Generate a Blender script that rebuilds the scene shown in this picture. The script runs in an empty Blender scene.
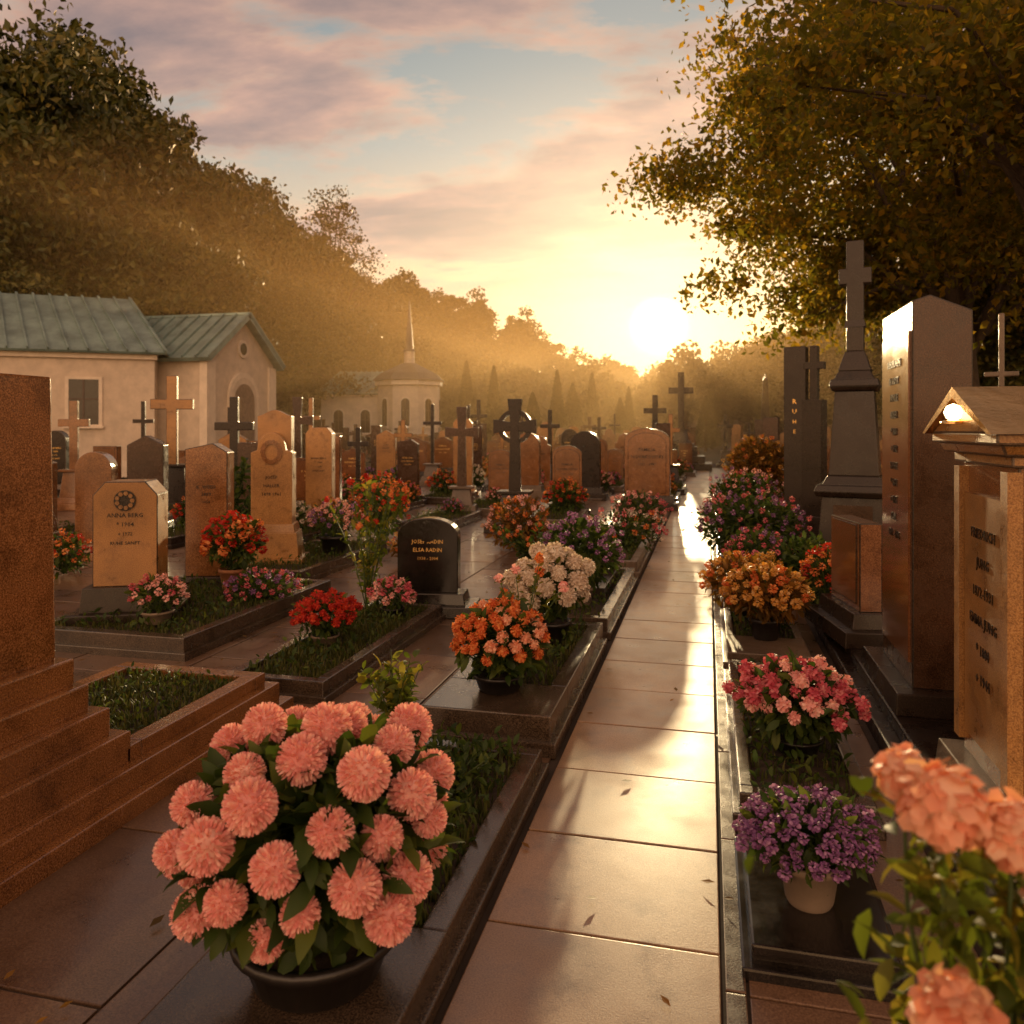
import bpy, bmesh, math, random
import numpy as np
from mathutils import Matrix, Vector
R=random.Random(7)
scene=bpy.context.scene
YAW=math.radians(13.8); CA,SA=math.cos(YAW),math.sin(YAW)
def site(L,D):            # lateral / distance along the look axis -> world
    return (CA*L-SA*D, SA*L+CA*D)
SUN_AZ=math.radians(-3.4); SUN_EL=math.radians(7.3)
SUN=Vector((math.sin(SUN_AZ)*math.cos(SUN_EL),math.cos(SUN_AZ)*math.cos(SUN_EL),math.sin(SUN_EL)))

# ------------------------------------------------------------ materials
def nt_new(name):
    m=bpy.data.materials.new(name); m.use_nodes=True
    nt=m.node_tree; b=nt.nodes['Principled BSDF']; return m,nt,b
def N(nt,t,**k):
    n=nt.nodes.new(t)
    for a,v in k.items(): setattr(n,a,v)
    return n
def ramp(nt,stops):
    r=N(nt,'ShaderNodeValToRGB'); e=r.color_ramp.elements
    while len(e)<len(stops): e.new(.5)
    for i,(p,c) in enumerate(stops):
        e[i].position=p; e[i].color=(c[0],c[1],c[2],1)
    return r
def stone(name,c1,c2,c3,rough=(.25,.5),sc=150,bump=.12,spec=.5,coat=0,rand=0.0,big=1.3):
    m,nt,b=nt_new(name); L=nt.links.new
    tc=N(nt,'ShaderNodeTexCoord')
    n1=N(nt,'ShaderNodeTexNoise'); n1.inputs['Scale'].default_value=sc; n1.inputs['Detail'].default_value=4; n1.inputs['Roughness'].default_value=.65
    n2=N(nt,'ShaderNodeTexNoise'); n2.inputs['Scale'].default_value=big; n2.inputs['Detail'].default_value=6
    n3=N(nt,'ShaderNodeTexNoise'); n3.inputs['Scale'].default_value=big*5; n3.inputs['Detail'].default_value=8; n3.inputs['Roughness'].default_value=.65
    for n in (n1,n2,n3): L(tc.outputs['Object'],n.inputs['Vector'])
    r1=ramp(nt,[(.36,c1),(.5,c2),(.64,c3)]); L(n1.outputs['Fac'],r1.inputs['Fac'])
    r2=ramp(nt,[(.3,(.58,.55,.52)),(.7,(1.2,1.15,1.1))]); 
    L(n2.outputs['Fac'],r2.inputs['Fac'])
    mx=N(nt,'ShaderNodeMix',data_type='RGBA',blend_type='MULTIPLY'); mx.inputs[0].default_value=1
    L(r1.outputs['Color'],mx.inputs[6]); L(r2.outputs['Color'],mx.inputs[7])
    r3=ramp(nt,[(.35,(.55,.52,.48)),(.5,(1,1,1))]); L(n3.outputs['Fac'],r3.inputs['Fac'])
    mx2=N(nt,'ShaderNodeMix',data_type='RGBA',blend_type='MULTIPLY'); mx2.inputs[0].default_value=.75
    L(mx.outputs[2],mx2.inputs[6]); L(r3.outputs['Color'],mx2.inputs[7])
    out=mx2.outputs[2]
    if rand>0:
        g=N(nt,'ShaderNodeNewGeometry'); mr=N(nt,'ShaderNodeMapRange'); mr.inputs['To Min'].default_value=1-rand; mr.inputs['To Max'].default_value=1+rand
        L(g.outputs['Random Per Island'],mr.inputs['Value'])
        mx3=N(nt,'ShaderNodeMix',data_type='RGBA',blend_type='MULTIPLY'); mx3.inputs[0].default_value=1
        L(out,mx3.inputs[6]); L(mr.outputs[0],mx3.inputs[7]); out=mx3.outputs[2]
    L(out,b.inputs['Base Color'])
    mr=N(nt,'ShaderNodeMapRange'); mr.inputs['From Min'].default_value=.3; mr.inputs['From Max'].default_value=.7
    mr.inputs['To Min'].default_value=rough[0]; mr.inputs['To Max'].default_value=rough[1]
    L(n3.outputs['Fac'],mr.inputs['Value']); L(mr.outputs[0],b.inputs['Roughness'])
    bp=N(nt,'ShaderNodeBump'); bp.inputs['Strength'].default_value=bump; bp.inputs['Distance'].default_value=.01
    ad=N(nt,'ShaderNodeMath',operation='ADD'); L(n1.outputs['Fac'],ad.inputs[0]); L(n3.outputs['Fac'],ad.inputs[1])
    L(ad.outputs[0],bp.inputs['Height']); L(bp.outputs[0],b.inputs['Normal'])
    b.inputs['Specular IOR Level'].default_value=spec
    b.inputs['Coat Weight'].default_value=coat; b.inputs['Coat Roughness'].default_value=.12
    return m
def leafm(name,c1,c2,c3,tr=.45,rough=.5,trmul=1.6):
    m,nt,b=nt_new(name); L=nt.links.new
    g=N(nt,'ShaderNodeNewGeometry'); r=ramp(nt,[(0,c1),(.55,c2),(1,c3)])
    L(g.outputs['Random Per Island'],r.inputs['Fac']); L(r.outputs['Color'],b.inputs['Base Color'])
    b.inputs['Roughness'].default_value=rough; b.inputs['Specular IOR Level'].default_value=.3
    if tr<=0: return m
    t=N(nt,'ShaderNodeBsdfTranslucent')
    mu=N(nt,'ShaderNodeMix',data_type='RGBA',blend_type='MULTIPLY'); mu.inputs[0].default_value=1
    L(r.outputs['Color'],mu.inputs[6]); mu.inputs[7].default_value=(trmul*1.1,trmul,trmul*.6,1)
    L(mu.outputs[2],t.inputs['Color'])
    mx=N(nt,'ShaderNodeMixShader'); mx.inputs[0].default_value=tr
    L(b.outputs[0],mx.inputs[1]); L(t.outputs[0],mx.inputs[2]); L(mx.outputs[0],nt.nodes['Material Output'].inputs['Surface'])
    return m
def plain(name,c,rough=.5,metal=0,noise=.25,sc=6):
    m,nt,b=nt_new(name); L=nt.links.new
    tc=N(nt,'ShaderNodeTexCoord'); n=N(nt,'ShaderNodeTexNoise'); n.inputs['Scale'].default_value=sc; n.inputs['Detail'].default_value=8; n.inputs['Roughness'].default_value=.65
    L(tc.outputs['Object'],n.inputs['Vector'])
    lo=tuple(x*(1-noise) for x in c); hi=tuple(x*(1+noise) for x in c)
    r=ramp(nt,[(.35,lo),(.65,hi)]); L(n.outputs['Fac'],r.inputs['Fac']); L(r.outputs['Color'],b.inputs['Base Color'])
    b.inputs['Roughness'].default_value=rough; b.inputs['Metallic'].default_value=metal
    bp=N(nt,'ShaderNodeBump'); bp.inputs['Strength'].default_value=.2; bp.inputs['Distance'].default_value=.02
    L(n.outputs['Fac'],bp.inputs['Height']); L(bp.outputs[0],b.inputs['Normal'])
    return m
GB=stone('brown_granite',(.09,.034,.010),(.22,.092,.030),(.40,.19,.07),(.14,.32),coat=.6)
GS=stone('golden_sandstone',(.22,.10,.026),(.38,.19,.055),(.50,.28,.095),(.22,.5),bump=.3,coat=.4)
GD=stone('dark_granite',(.010,.007,.005),(.022,.015,.011),(.05,.033,.023),(.20,.38),spec=.4)
GU=stone('umber_granite',(.025,.012,.007),(.060,.031,.017),(.12,.066,.036),(.18,.36),spec=.45)
GG=stone('grey_granite',(.06,.043,.030),(.13,.093,.065),(.22,.165,.12),(.25,.5),coat=.1)
GR=stone('red_granite',(.09,.033,.012),(.20,.075,.026),(.30,.14,.055),(.07,.20),coat=.9)
BK=stone('black_polished_granite',(.008,.007,.007),(.012,.010,.009),(.024,.02,.017),(.08,.22),bump=.02,coat=.2,spec=.4)
KB=stone('kerb_granite',(.025,.017,.012),(.06,.042,.029),(.12,.088,.06),(.14,.34),coat=.4)
PATH=stone('path_slab',(.22,.122,.058),(.33,.19,.092),(.41,.255,.13),(.26,.46),sc=170,bump=.12,rand=.14,big=.9,spec=.9,coat=.3)
PAVE=stone('paving_slab',(.095,.052,.030),(.15,.086,.050),(.21,.13,.078),(.22,.46),sc=150,bump=.12,rand=.26,big=.7,spec=.7,coat=.25)
JOINT=plain('joint_mortar',(.035,.023,.015),.9)
PLAST=plain('lime_plaster',(.58,.48,.38),.85,0,.13,2.2)
TRIM=plain('plaster_trim',(.68,.58,.47),.8,0,.1,3)
ROOF=plain('patinated_metal_roof',(.20,.28,.26),.38,.3,.3,1.2)
SLATE=plain('slate_roof',(.09,.085,.08),.6,0,.25,2)
GLASS=plain('window_glass',(.02,.02,.022),.08)
WOODD=plain('painted_wood',(.10,.07,.05),.6)
GOLD=plain('gold_leaf',(.75,.48,.17),.3,1,.1)
BRASS=plain('polished_brass_roof',(.80,.52,.22),.26,1,.12)
SOIL=plain('soil',(.045,.03,.02),.95,0,.5,30)
POTB=plain('black_pot',(.015,.013,.012),.3,0,.2)
POTC=plain('cream_pot',(.22,.165,.12),.55,0,.12)
POTT=plain('clay_pot',(.32,.13,.055),.65,0,.2)
BARK=plain('bark',(.06,.04,.025),.9,0,.4,8)
STEM=plain('stem',(.05,.08,.02),.6)
GLINT,_nt,_b=nt_new('sun_glint_glow'); _b.inputs['Base Color'].default_value=(.9,.7,.4,1); _b.inputs['Emission Color'].default_value=(1,.62,.25,1); _b.inputs['Emission Strength'].default_value=14  # emissive glint ball: sun reflection put in as glow, not a real lamp
LFN=leafm('leaf_green',(.02,.04,.008),(.045,.08,.014),(.10,.13,.02),.4)
LFG=leafm('grass_blades',(.04,.05,.012),(.07,.085,.02),(.12,.11,.03),.35)
LFB=leafm('rose_leaf',(.05,.08,.010),(.10,.13,.018),(.22,.18,.03),.5,trmul=2.0)
LFT=leafm('tree_leaf',(.045,.050,.006),(.095,.088,.010),(.19,.125,.014),.62,trmul=3.4)
LFD=leafm('dark_tree_leaf',(.030,.040,.006),(.062,.070,.010),(.13,.105,.014),0)
LFH=leafm('bush_golden',(.06,.04,.01),(.16,.09,.015),(.28,.14,.03),.5)
PK=leafm('petal_pink',(.80,.34,.33),(.87,.46,.43),(.91,.62,.54),.28,.75,1.0)
PR=leafm('petal_red',(.35,.015,.01),(.5,.03,.015),(.6,.07,.02),.35,.5,1.2)
PO=leafm('petal_orange',(.55,.10,.03),(.70,.22,.06),(.78,.36,.12),.4,.5,1.2)
PY=leafm('petal_yellow',(.6,.28,.04),(.7,.4,.1),(.75,.5,.22),.4,.5,1.1)
PV=leafm('petal_violet',(.17,.06,.20),(.32,.14,.35),(.50,.28,.50),.35,.5,1.0)
PM=leafm('petal_rose',(.50,.06,.10),(.64,.14,.19),(.74,.28,.30),.35,.5,1.1)
PW=leafm('petal_white',(.60,.47,.38),(.72,.62,.52),(.8,.74,.66),.3,.5,1.0)
PP=leafm('petal_peach',(.76,.32,.20),(.84,.46,.31),(.88,.60,.43),.4,.5,1.1)

# ------------------------------------------------------------ mesh builder
def to_mesh(chunks,name):
    me=bpy.data.meshes.new(name); V=[];Lp=[];T=[];MI=[];S=[];o=0
    for v,f,m,sm in chunks:
        V.append(v)
        if isinstance(f,np.ndarray):
            Lp.append((f+o).ravel()); T.append(np.full(len(f),f.shape[1]))
        else:
            Lp.append(np.concatenate([np.array(q) for q in f])+o); T.append(np.array([len(q) for q in f]))
        MI.append(np.full(len(f),m)); S.append(np.full(len(f),sm)); o+=len(v)
    V=np.concatenate(V);Lp=np.concatenate(Lp).astype(np.int32);T=np.concatenate(T);MI=np.concatenate(MI).astype(np.int32);S=np.concatenate(S).astype(bool)
    me.vertices.add(len(V)); me.vertices.foreach_set('co',V.astype(np.float32).ravel())
    me.loops.add(len(Lp)); me.loops.foreach_set('vertex_index',Lp)
    me.polygons.add(len(T)); st=np.concatenate([[0],np.cumsum(T)[:-1]]).astype(np.int32)
    me.polygons.foreach_set('loop_start',st)
    me.polygons.foreach_set('material_index',MI); me.polygons.foreach_set('use_smooth',S)
    me.update(calc_edges=True); return me
class MB:
    def __init__(s): s.ch=[];s.raw=[];s.M=Matrix.Identity(4);s.mats=[]
    def mi(s,m):
        if m not in s.mats: s.mats.append(m)
        return s.mats.index(m)
    def add(s,v,f,mat,raw=False,smooth=False):
        v=np.asarray(v,dtype=float).reshape(-1,3); M=np.array(s.M); v=v@M[:3,:3].T+M[:3,3]
        (s.raw if raw else s.ch).append((v,f,s.mi(mat),smooth))
    def at(s,x=0,y=0,z=0,rot=0): s.M=Matrix.Translation((x,y,z))@Matrix.Rotation(rot,4,'Z'); return s
    def box(s,x0,x1,y0,y1,z0,z1,mat,tx=0,ty=0,raw=False):
        v=[(x0,y0,z0),(x1,y0,z0),(x1,y1,z0),(x0,y1,z0),(x0+tx,y0+ty,z1),(x1-tx,y0+ty,z1),(x1-tx,y1-ty,z1),(x0+tx,y1-ty,z1)]
        s.add(v,[[0,3,2,1],[4,5,6,7],[0,1,5,4],[1,2,6,5],[2,3,7,6],[3,0,4,7]],mat,raw)
    def cbox(s,w,d,z0,z1,mat,tx=0,ty=None,cx=0,cy=0,raw=False):
        s.box(cx-w/2,cx+w/2,cy-d/2,cy+d/2,z0,z1,mat,tx,tx if ty is None else ty,raw)
    def prism(s,poly,y0,y1,mat,raw=False):
        n=len(poly); v=[(x,y0,z) for x,z in poly]+[(x,y1,z) for x,z in poly]
        f=[list(range(n)),list(range(2*n-1,n-1,-1))]+[[(i+1)%n,i,n+i,n+(i+1)%n] for i in range(n)]
        s.add(v,f,mat,raw)
    def lathe(s,prof,n,mat,cx=0,cy=0,cz=0,smooth=True):
        a=np.linspace(0,2*math.pi,n,endpoint=False); v=[]
        for r,z in prof: v+= [(cx+r*math.cos(t),cy+r*math.sin(t),cz+z) for t in a]
        f=[]
        for k in range(len(prof)-1):
            for i in range(n):
                j=(i+1)%n; f.append([k*n+i,k*n+j,(k+1)*n+j,(k+1)*n+i])
        s.add(v,f,mat,True,smooth)
    def tube(s,pts,rad,n,mat):
        v=[];P=[Vector(p) for p in pts]
        for k,p in enumerate(P):
            d=(P[min(k+1,len(P)-1)]-P[max(k-1,0)]).normalized(); a=d.orthogonal().normalized(); b=d.cross(a)
            if k and (a.dot(pa)<0.2): 
                a=(pa-d*pa.dot(d)).normalized(); b=d.cross(a)
            pa=a
            for i in range(n):
                t=2*math.pi*i/n; v.append(tuple(p+(a*math.cos(t)+b*math.sin(t))*rad[k]))
        f=[[k*n+i,k*n+(i+1)%n,(k+1)*n+(i+1)%n,(k+1)*n+i] for k in range(len(P)-1) for i in range(n)]
        s.add(v,f,mat,True,True)
    def leaves(s,C,size,mat,rng,asp=.55,droop=0):
        n=len(C); a=rng.normal(size=(n,3)); a[:,2]-=droop; a/=np.linalg.norm(a,axis=1,keepdims=True)
        b=rng.normal(size=(n,3)); b-=a*(a*b).sum(1,keepdims=True); b/=np.linalg.norm(b,axis=1,keepdims=True)
        c=np.cross(a,b); q=size*(.6+.8*rng.random((n,1)))
        v=np.stack([C-a*q*.5,C+b*q*asp*.5+c*q*.12,C+a*q*.5,C-b*q*asp*.5+c*q*.12],1).reshape(-1,3)
        s.add(v,np.arange(4*n).reshape(n,4),mat,True)
    def leaves5(s,C,size,mat,rng,out=None,asp=.5):
        n=len(C); a=rng.normal(size=(n,3))*.7
        if out is not None: a+=out
        a/=np.linalg.norm(a,axis=1,keepdims=True)
        b=rng.normal(size=(n,3)); b[:,2]*=.3; b-=a*(a*b).sum(1,keepdims=True); b/=np.linalg.norm(b,axis=1,keepdims=True)
        c=np.cross(a,b); c*=np.sign(c[:,2:3]+1e-6); q=size*(.6+.7*rng.random((n,1)))
        V=[]
        for t,w,h in ((0,.02,0),(.25,.38,.03),(.6,.42,.02),(.88,.18,-.05),(1,.01,-.12)):
            m=C+a*q*t+c*q*h
            V+= [m-b*q*asp*w+c*q*.06*(w*3), m, m+b*q*asp*w+c*q*.06*(w*3)]
        v=np.stack(V,1).reshape(-1,3); base=(np.arange(n)*15)[:,None]
        F=[]
        for k in range(4):
            o=3*k
            F+= [base+np.array([[o,o+1,o+4,o+3]]), base+np.array([[o+1,o+2,o+5,o+4]])]
        s.add(v,np.concatenate(F),mat,True,True)
    def blades(s,C,h,mat,rng,w=.006):
        n=len(C); a=rng.random(n)*6.283; d=np.stack([np.cos(a),np.sin(a),np.zeros(n)],1); e=np.stack([-d[:,1],d[:,0],d[:,2]],1)
        q=h*(.4+.9*rng.random((n,1))); up=np.array([[0,0,1.]]); ln=rng.random((n,1))*.6
        v=np.stack([C-d*w,C+d*w,C+d*w*.7+up*q*.6+e*q*.25*ln,C-d*w*.7+up*q*.6+e*q*.25*ln,C+up*q+e*q*ln+d*w*.1,C+up*q+e*q*ln-d*w*.1],1).reshape(-1,3)
        b=(np.arange(n)*6)[:,None]
        s.add(v,np.concatenate([b+np.array([[0,1,2,3]]),b+np.array([[3,2,4,5]])]),mat,True)
    def pompon(s,c,r,n,mat,rng,w=.17,core=True,curl=.16,jit=.2):
        i=np.arange(n)+.5; ph=np.arccos(1-2*i/n); th=math.pi*(1+5**.5)*i+rng.random()*6
        d=np.stack([np.cos(th)*np.sin(ph),np.sin(th)*np.sin(ph),np.cos(ph)],1)+rng.normal(size=(n,3))*(.09 if n<200 else .045)
        d/=np.linalg.norm(d,axis=1,keepdims=True)
        q=rng.normal(size=(n,3))*(.5 if n<200 else 1.2)+np.array([[0,0,1.]]); sd=np.cross(d,q); sd/=np.linalg.norm(sd,axis=1,keepdims=True)+1e-9
        tg=np.cross(sd,d); rr=r*(1.06-jit*rng.random((n,1))); c=np.array(c)[None]
        p0=c+d*rr*.45; p1=c+d*rr*.86-tg*rr*.03; p2=c+d*rr*1.0-tg*rr*curl*1.3
        v=np.stack([p0-sd*rr*w*.5,p0+sd*rr*w*.5,p1-sd*rr*w,p1+sd*rr*w,p2-sd*rr*w*.6,p2+sd*rr*w*.6],1).reshape(-1,3)
        b=(np.arange(n)*6)[:,None]
        s.add(v,np.concatenate([b+np.array([[0,1,3,2]]),b+np.array([[2,3,5,4]])]),mat,True,True)
        if core:
            k=.62 if n<150 else .8
            s.lathe([(.001,-k*r),(.72*k*r,-.7*k*r),(k*r,0),(.72*k*r,.7*k*r),(.001,k*r)],10,mat,c[0,0],c[0,1],c[0,2])
    def text(s,body,size,x,z,yf,mat):
        v,f=text_geo(body,size); s.add(np.stack([v[:,0]+x,yf-v[:,2],v[:,1]+z],1),f,mat,True)
    def mesh(s,name,bevel=0):
        bm=bmesh.new()
        if s.ch:
            m1=to_mesh(s.ch,name)
            if not bevel and not s.raw:
                for m in s.mats: m1.materials.append(m)
                return m1
            bm.from_mesh(m1); bpy.data.meshes.remove(m1)
            if bevel:
                ed=[e for e in bm.edges if len(e.link_faces)==2 and e.calc_face_angle(0)>.6]
                bmesh.ops.bevel(bm,geom=ed,offset=bevel,segments=2,profile=.6,affect='EDGES',clamp_overlap=True)
        if s.raw:
            m2=to_mesh(s.raw,name)
            if not s.ch:
                for m in s.mats: m2.materials.append(m)
                return m2
            bm.from_mesh(m2); bpy.data.meshes.remove(m2)
        me=bpy.data.meshes.new(name); bm.to_mesh(me); bm.free()
        for m in s.mats: me.materials.append(m)
        return me
_tc={}
def text_geo(body,size):
    if (body,size) in _tc: return _tc[(body,size)]
    cu=bpy.data.curves.new('t','FONT'); cu.body=body; cu.size=size; cu.align_x='CENTER'; cu.extrude=.002; cu.resolution_u=1; cu.offset=size*.006
    ob=bpy.data.objects.new('t',cu); scene.collection.objects.link(ob); bpy.context.view_layer.update()
    me=bpy.data.meshes.new_from_object(ob.evaluated_get(bpy.context.evaluated_depsgraph_get()))
    v=np.array([x.co[:] for x in me.vertices]); f=[list(p.vertices) for p in me.polygons]
    bpy.data.objects.remove(ob); bpy.data.curves.remove(cu); bpy.data.meshes.remove(me)
    _tc[(body,size)]=(v,f); return v,f
def obj(name,me,x=0,y=0,z=0,rot=0,sc=1,parent=None):
    o=bpy.data.objects.new(name,me); o.location=(x,y,z); o.rotation_euler=(0,0,rot); o.scale=(sc,sc,sc) if not isinstance(sc,tuple) else sc
    scene.collection.objects.link(o)
    if parent: o.parent=parent
    return o
def empty(name,x=0,y=0,z=0):
    o=bpy.data.objects.new(name,None); o.location=(x,y,z); scene.collection.objects.link(o); return o

# ------------------------------------------------------------ ground & paving
m,nt,b=nt_new('ground_earth'); L=nt.links.new
tc=N(nt,'ShaderNodeTexCoord'); n1=N(nt,'ShaderNodeTexNoise'); n1.inputs['Scale'].default_value=.35; n1.inputs['Detail'].default_value=10
n2=N(nt,'ShaderNodeTexNoise'); n2.inputs['Scale'].default_value=25; n2.inputs['Detail'].default_value=6
L(tc.outputs['Object'],n1.inputs['Vector']); L(tc.outputs['Object'],n2.inputs['Vector'])
r1=ramp(nt,[(.4,(.07,.05,.03)),(.6,(.035,.05,.018))]); r2=ramp(nt,[(.3,(.5,.5,.5)),(.7,(1.3,1.3,1.3))])
L(n1.outputs['Fac'],r1.inputs['Fac']); L(n2.outputs['Fac'],r2.inputs['Fac'])
mx=N(nt,'ShaderNodeMix',data_type='RGBA',blend_type='MULTIPLY'); mx.inputs[0].default_value=1
L(r1.outputs['Color'],mx.inputs[6]); L(r2.outputs['Color'],mx.inputs[7]); L(mx.outputs[2],b.inputs['Base Color']); b.inputs['Roughness'].default_value=.95
GROUND=m
mb=MB(); mb.add([(-500,-60,-.06),(500,-60,-.06),(500,900,-.06),(-500,900,-.06)],[[0,1,2,3]],GROUND); obj('ground',mb.mesh('ground'))
mb=MB()
y=-1.2; k=0
while y<36:
    dz=R.uniform(-.002,.002); mb.box(-.735,.035,y+.006,y+.634,-.03,.024+dz,PATH); y+=.64; k+=1
obj('stone_path',mb.mesh('stone_path',.004))
mb=MB()
mb.box(-15,.9,-1.5,42,-.05,.006,JOINT); obj('joint_bed',mb.mesh('joint_bed'))
mb=MB(); x=-.78; row=0
while x>-14.5:
    y=-1.2+(row%2)*.42
    while y<(41 if x>-9 else 24):
        l=.92; dz=R.uniform(-.003,.003); mb.box(x-.935,x-.007,y+.007,y+l-.007,-.03,.016+dz,PAVE); y+=l
    x-=.94; row+=1
y=-1.2
while y<36:
    dz=R.uniform(-.002,.002); mb.box(.05,.11,y+.005,y+.915,-.03,.02+dz,KB)
    mb.box(.12,.84,y+.005,y+.915,-.03,.014+dz,PAVE); y+=.92
obj('pavement',mb.mesh('pavement',.004))

# ------------------------------------------------------------ grave pieces
def plot_geo(mb,x0,x1,y0,y1,h,kw,mat,rng,slab=0,grass=600,gh=.07,plants=0):
    yb=y0+slab if slab else y0+kw
    mb.box(x0,x0+kw,yb,y1-kw,0,h,mat); mb.box(x1-kw,x1,yb,y1-kw,0,h,mat)
    mb.box(x0,x1,y1-kw,y1,0,h,mat); mb.box(x0,x1,y0,yb,0,h,mat)
    mb.box(x0-.03,x1+.03,y0-.03,y1+.03,-.01,h*.35,mat)
    zs=h-.035; mb.box(x0+kw,x1-kw,yb,y1-kw,h*.35,zs,SOIL,raw=True)
    if grass:
        C=np.stack([rng.uniform(x0+kw,x1-kw,grass),rng.uniform(yb,y1-kw,grass),np.full(grass,zs)],1); mb.blades(C,gh,LFG,rng)
    if plants:
        C=np.stack([rng.uniform(x0+kw,x1-kw,plants),rng.uniform(yb,y1-kw,plants),zs+rng.random(plants)*gh*1.6],1); mb.leaves5(C,.05,LFN,rng,out=np.array([[0,0,.6]]))
def prof(kind,w,h):
    a=w/2
    if kind=='arch':
        return [(-a,0),(a,0)]+[(a*math.cos(t),h-a*.55+a*.55*math.sin(t)) for t in np.linspace(0,math.pi,15)]
    if kind=='round':
        return [(-a,0),(a,0)]+[(a*math.cos(t),h-a+a*math.sin(t)) for t in np.linspace(0,math.pi,19)]
    if kind=='peak': return [(-a,0),(a,0),(a,h-.28*w),(0,h),(-a,h-.28*w)]
    if kind=='slant': return [(-a,0),(a,0),(a,h-.22*w),(a*.3,h),(-a,h-.06)]
    if kind=='flat': return [(-a,0),(a,0),(a,h),(-a,h)]
    if kind=='clip': return [(-a,0),(a,0),(a,h-.22*w),(a*.62,h),(-a*.62,h),(-a,h-.22*w)]
    if kind=='shoulder':
        return [(-a,0),(a,0),(a,h-.5*w),(a*.7,h-.44*w)]+[(a*.68*math.cos(t),h-.40*w+.40*w*math.sin(t)) for t in np.linspace(0.05,math.pi-.05,13)]+[(-a*.7,h-.44*w),(-a,h-.5*w)]
    if kind=='wave':
        r=[(a*x,h-.06*w-.09*w*(1-math.cos(math.pi*x))) for x in np.linspace(1,-1,17)]
        return [(-a,0),(a,0)]+r
def crosspoly(H,W,t,zc,flare=0):
    h=t/2; W=W/2; f=flare
    return [(-h-f*.6,0),(h+f*.6,0),(h,zc-h),(W,zc-h-f),(W,zc+h+f),(h,zc+h),(h+f,H),(-h-f,H),(-h,zc+h),(-W,zc+h+f),(-W,zc-h-f),(-h,zc-h)]
NAMES=[['FAMILIA','NOVAKOWSKI','1921 - 1987'],['ANNA BERG','* 1904','+ 1972','RUHE SANFT'],['JOSEF','HALLER','1898 1961'],['MARIA','LINDNER','1911-1990','IN PACE'],['K. WEISS','1889','1954'],['PETER UND','ELSA MORAV','1930-1999']]
def stonegeo(mb,kind,w,h,t,mat,pl,txt=None,tm=None,tsz=.06,ph=.26,emblem=None,frame=False):
    mb.cbox(w+.34,t+.32,0,ph*.5,pl,.006); mb.cbox(w+.16,t+.16,ph*.5-.002,ph,pl,.02)
    s0=Matrix(mb.M); mb.M=mb.M@Matrix.Translation((0,0,ph-.003))
    p=prof(kind,w,h-ph); mb.prism(p,-t/2,t/2,mat)
    if frame:
        q=[(x*.84,.05+(z)*.9) for x,z in p]; mb.prism(q,-t/2-.008,-t/2+.01,mat)
    yf=-t/2-(.008 if frame else 0)
    H=h-ph
    if txt:
        z=H*.66
        for i,l in enumerate(txt):
            mb.text(l,tsz*(1 if i<2 else .8),0,z-i*tsz*1.5,yf-.001,tm or GOLD)
    if emblem=='rosette':
        a=np.linspace(0,2*math.pi,18,endpoint=False); r=w*.17
        mb.prism([(r*math.cos(q),H*.82+r*math.sin(q)) for q in a],yf-.012,yf+.004,pl,True)
        for q in a[::2]: mb.prism([(r*.7*math.cos(q)+r*.22*math.cos(u),H*.82+r*.7*math.sin(q)+r*.22*math.sin(u)) for u in a[::3]],yf-.022,yf-.01,mat,True)
    if emblem=='cross':
        mb.M=mb.M@Matrix.Translation((0,0,H*.74)); mb.prism(crosspoly(H*.2,w*.22,w*.045,H*.13),yf-.012,yf+.004,tm or GOLD,True)
    mb.M=s0
def crossgeo(mb,H,W,t,mat,pl,base=.5,bw=.55,flare=0,ring=False,dep=None):
    dep=dep or t*.8
    mb.cbox(bw*1.5,bw*1.35,0,.14,pl,.01); mb.cbox(bw*1.15,bw*1.0,.138,.26,pl,.02); mb.cbox(bw*.85,bw*.7,.258,base,pl,.06)
    mb.cbox(bw*.92,bw*.76,base-.002,base+.05,pl,.0)
    s0=Matrix(mb.M); mb.M=mb.M@Matrix.Translation((0,0,base+.045)); h=H-base-.045; zc=h*(.68 if not ring else .70)
    mb.prism(crosspoly(h,W,t,zc,flare),-dep/2,dep/2,mat)
    if ring:
        n=28; ro,ri=W*.40,W*.30; a=[2*math.pi*i/n for i in range(n)]; d=dep*.33
        v=[];f=[]
        for q in a:
            c,s_=math.cos(q),math.sin(q)
            v+=[(ro*c,-d,zc+ro*s_),(ri*c,-d,zc+ri*s_),(ri*c,d,zc+ri*s_),(ro*c,d,zc+ro*s_)]
        for i in range(n):
            j=(i+1)%n
            for k in range(4): f.append([4*i+k,4*i+(k+1)%4,4*j+(k+1)%4,4*j+k])
        mb.add(v,f,mat,True)
        mb.prism([(t*.45*math.cos(q),zc+t*.45*math.sin(q)) for q in a[::2]],-dep/2-.02,-dep/2+.01,mat,True)
    mb.M=s0
POTPROF=lambda r,h:[(r*.70,0),(r*.78,h*.1),(r*.95,h*.82),(r*1.05,h*.83),(r*1.05,h),(r*.95,h),(r*.9,h*.86),(.001,h*.85)]
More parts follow.
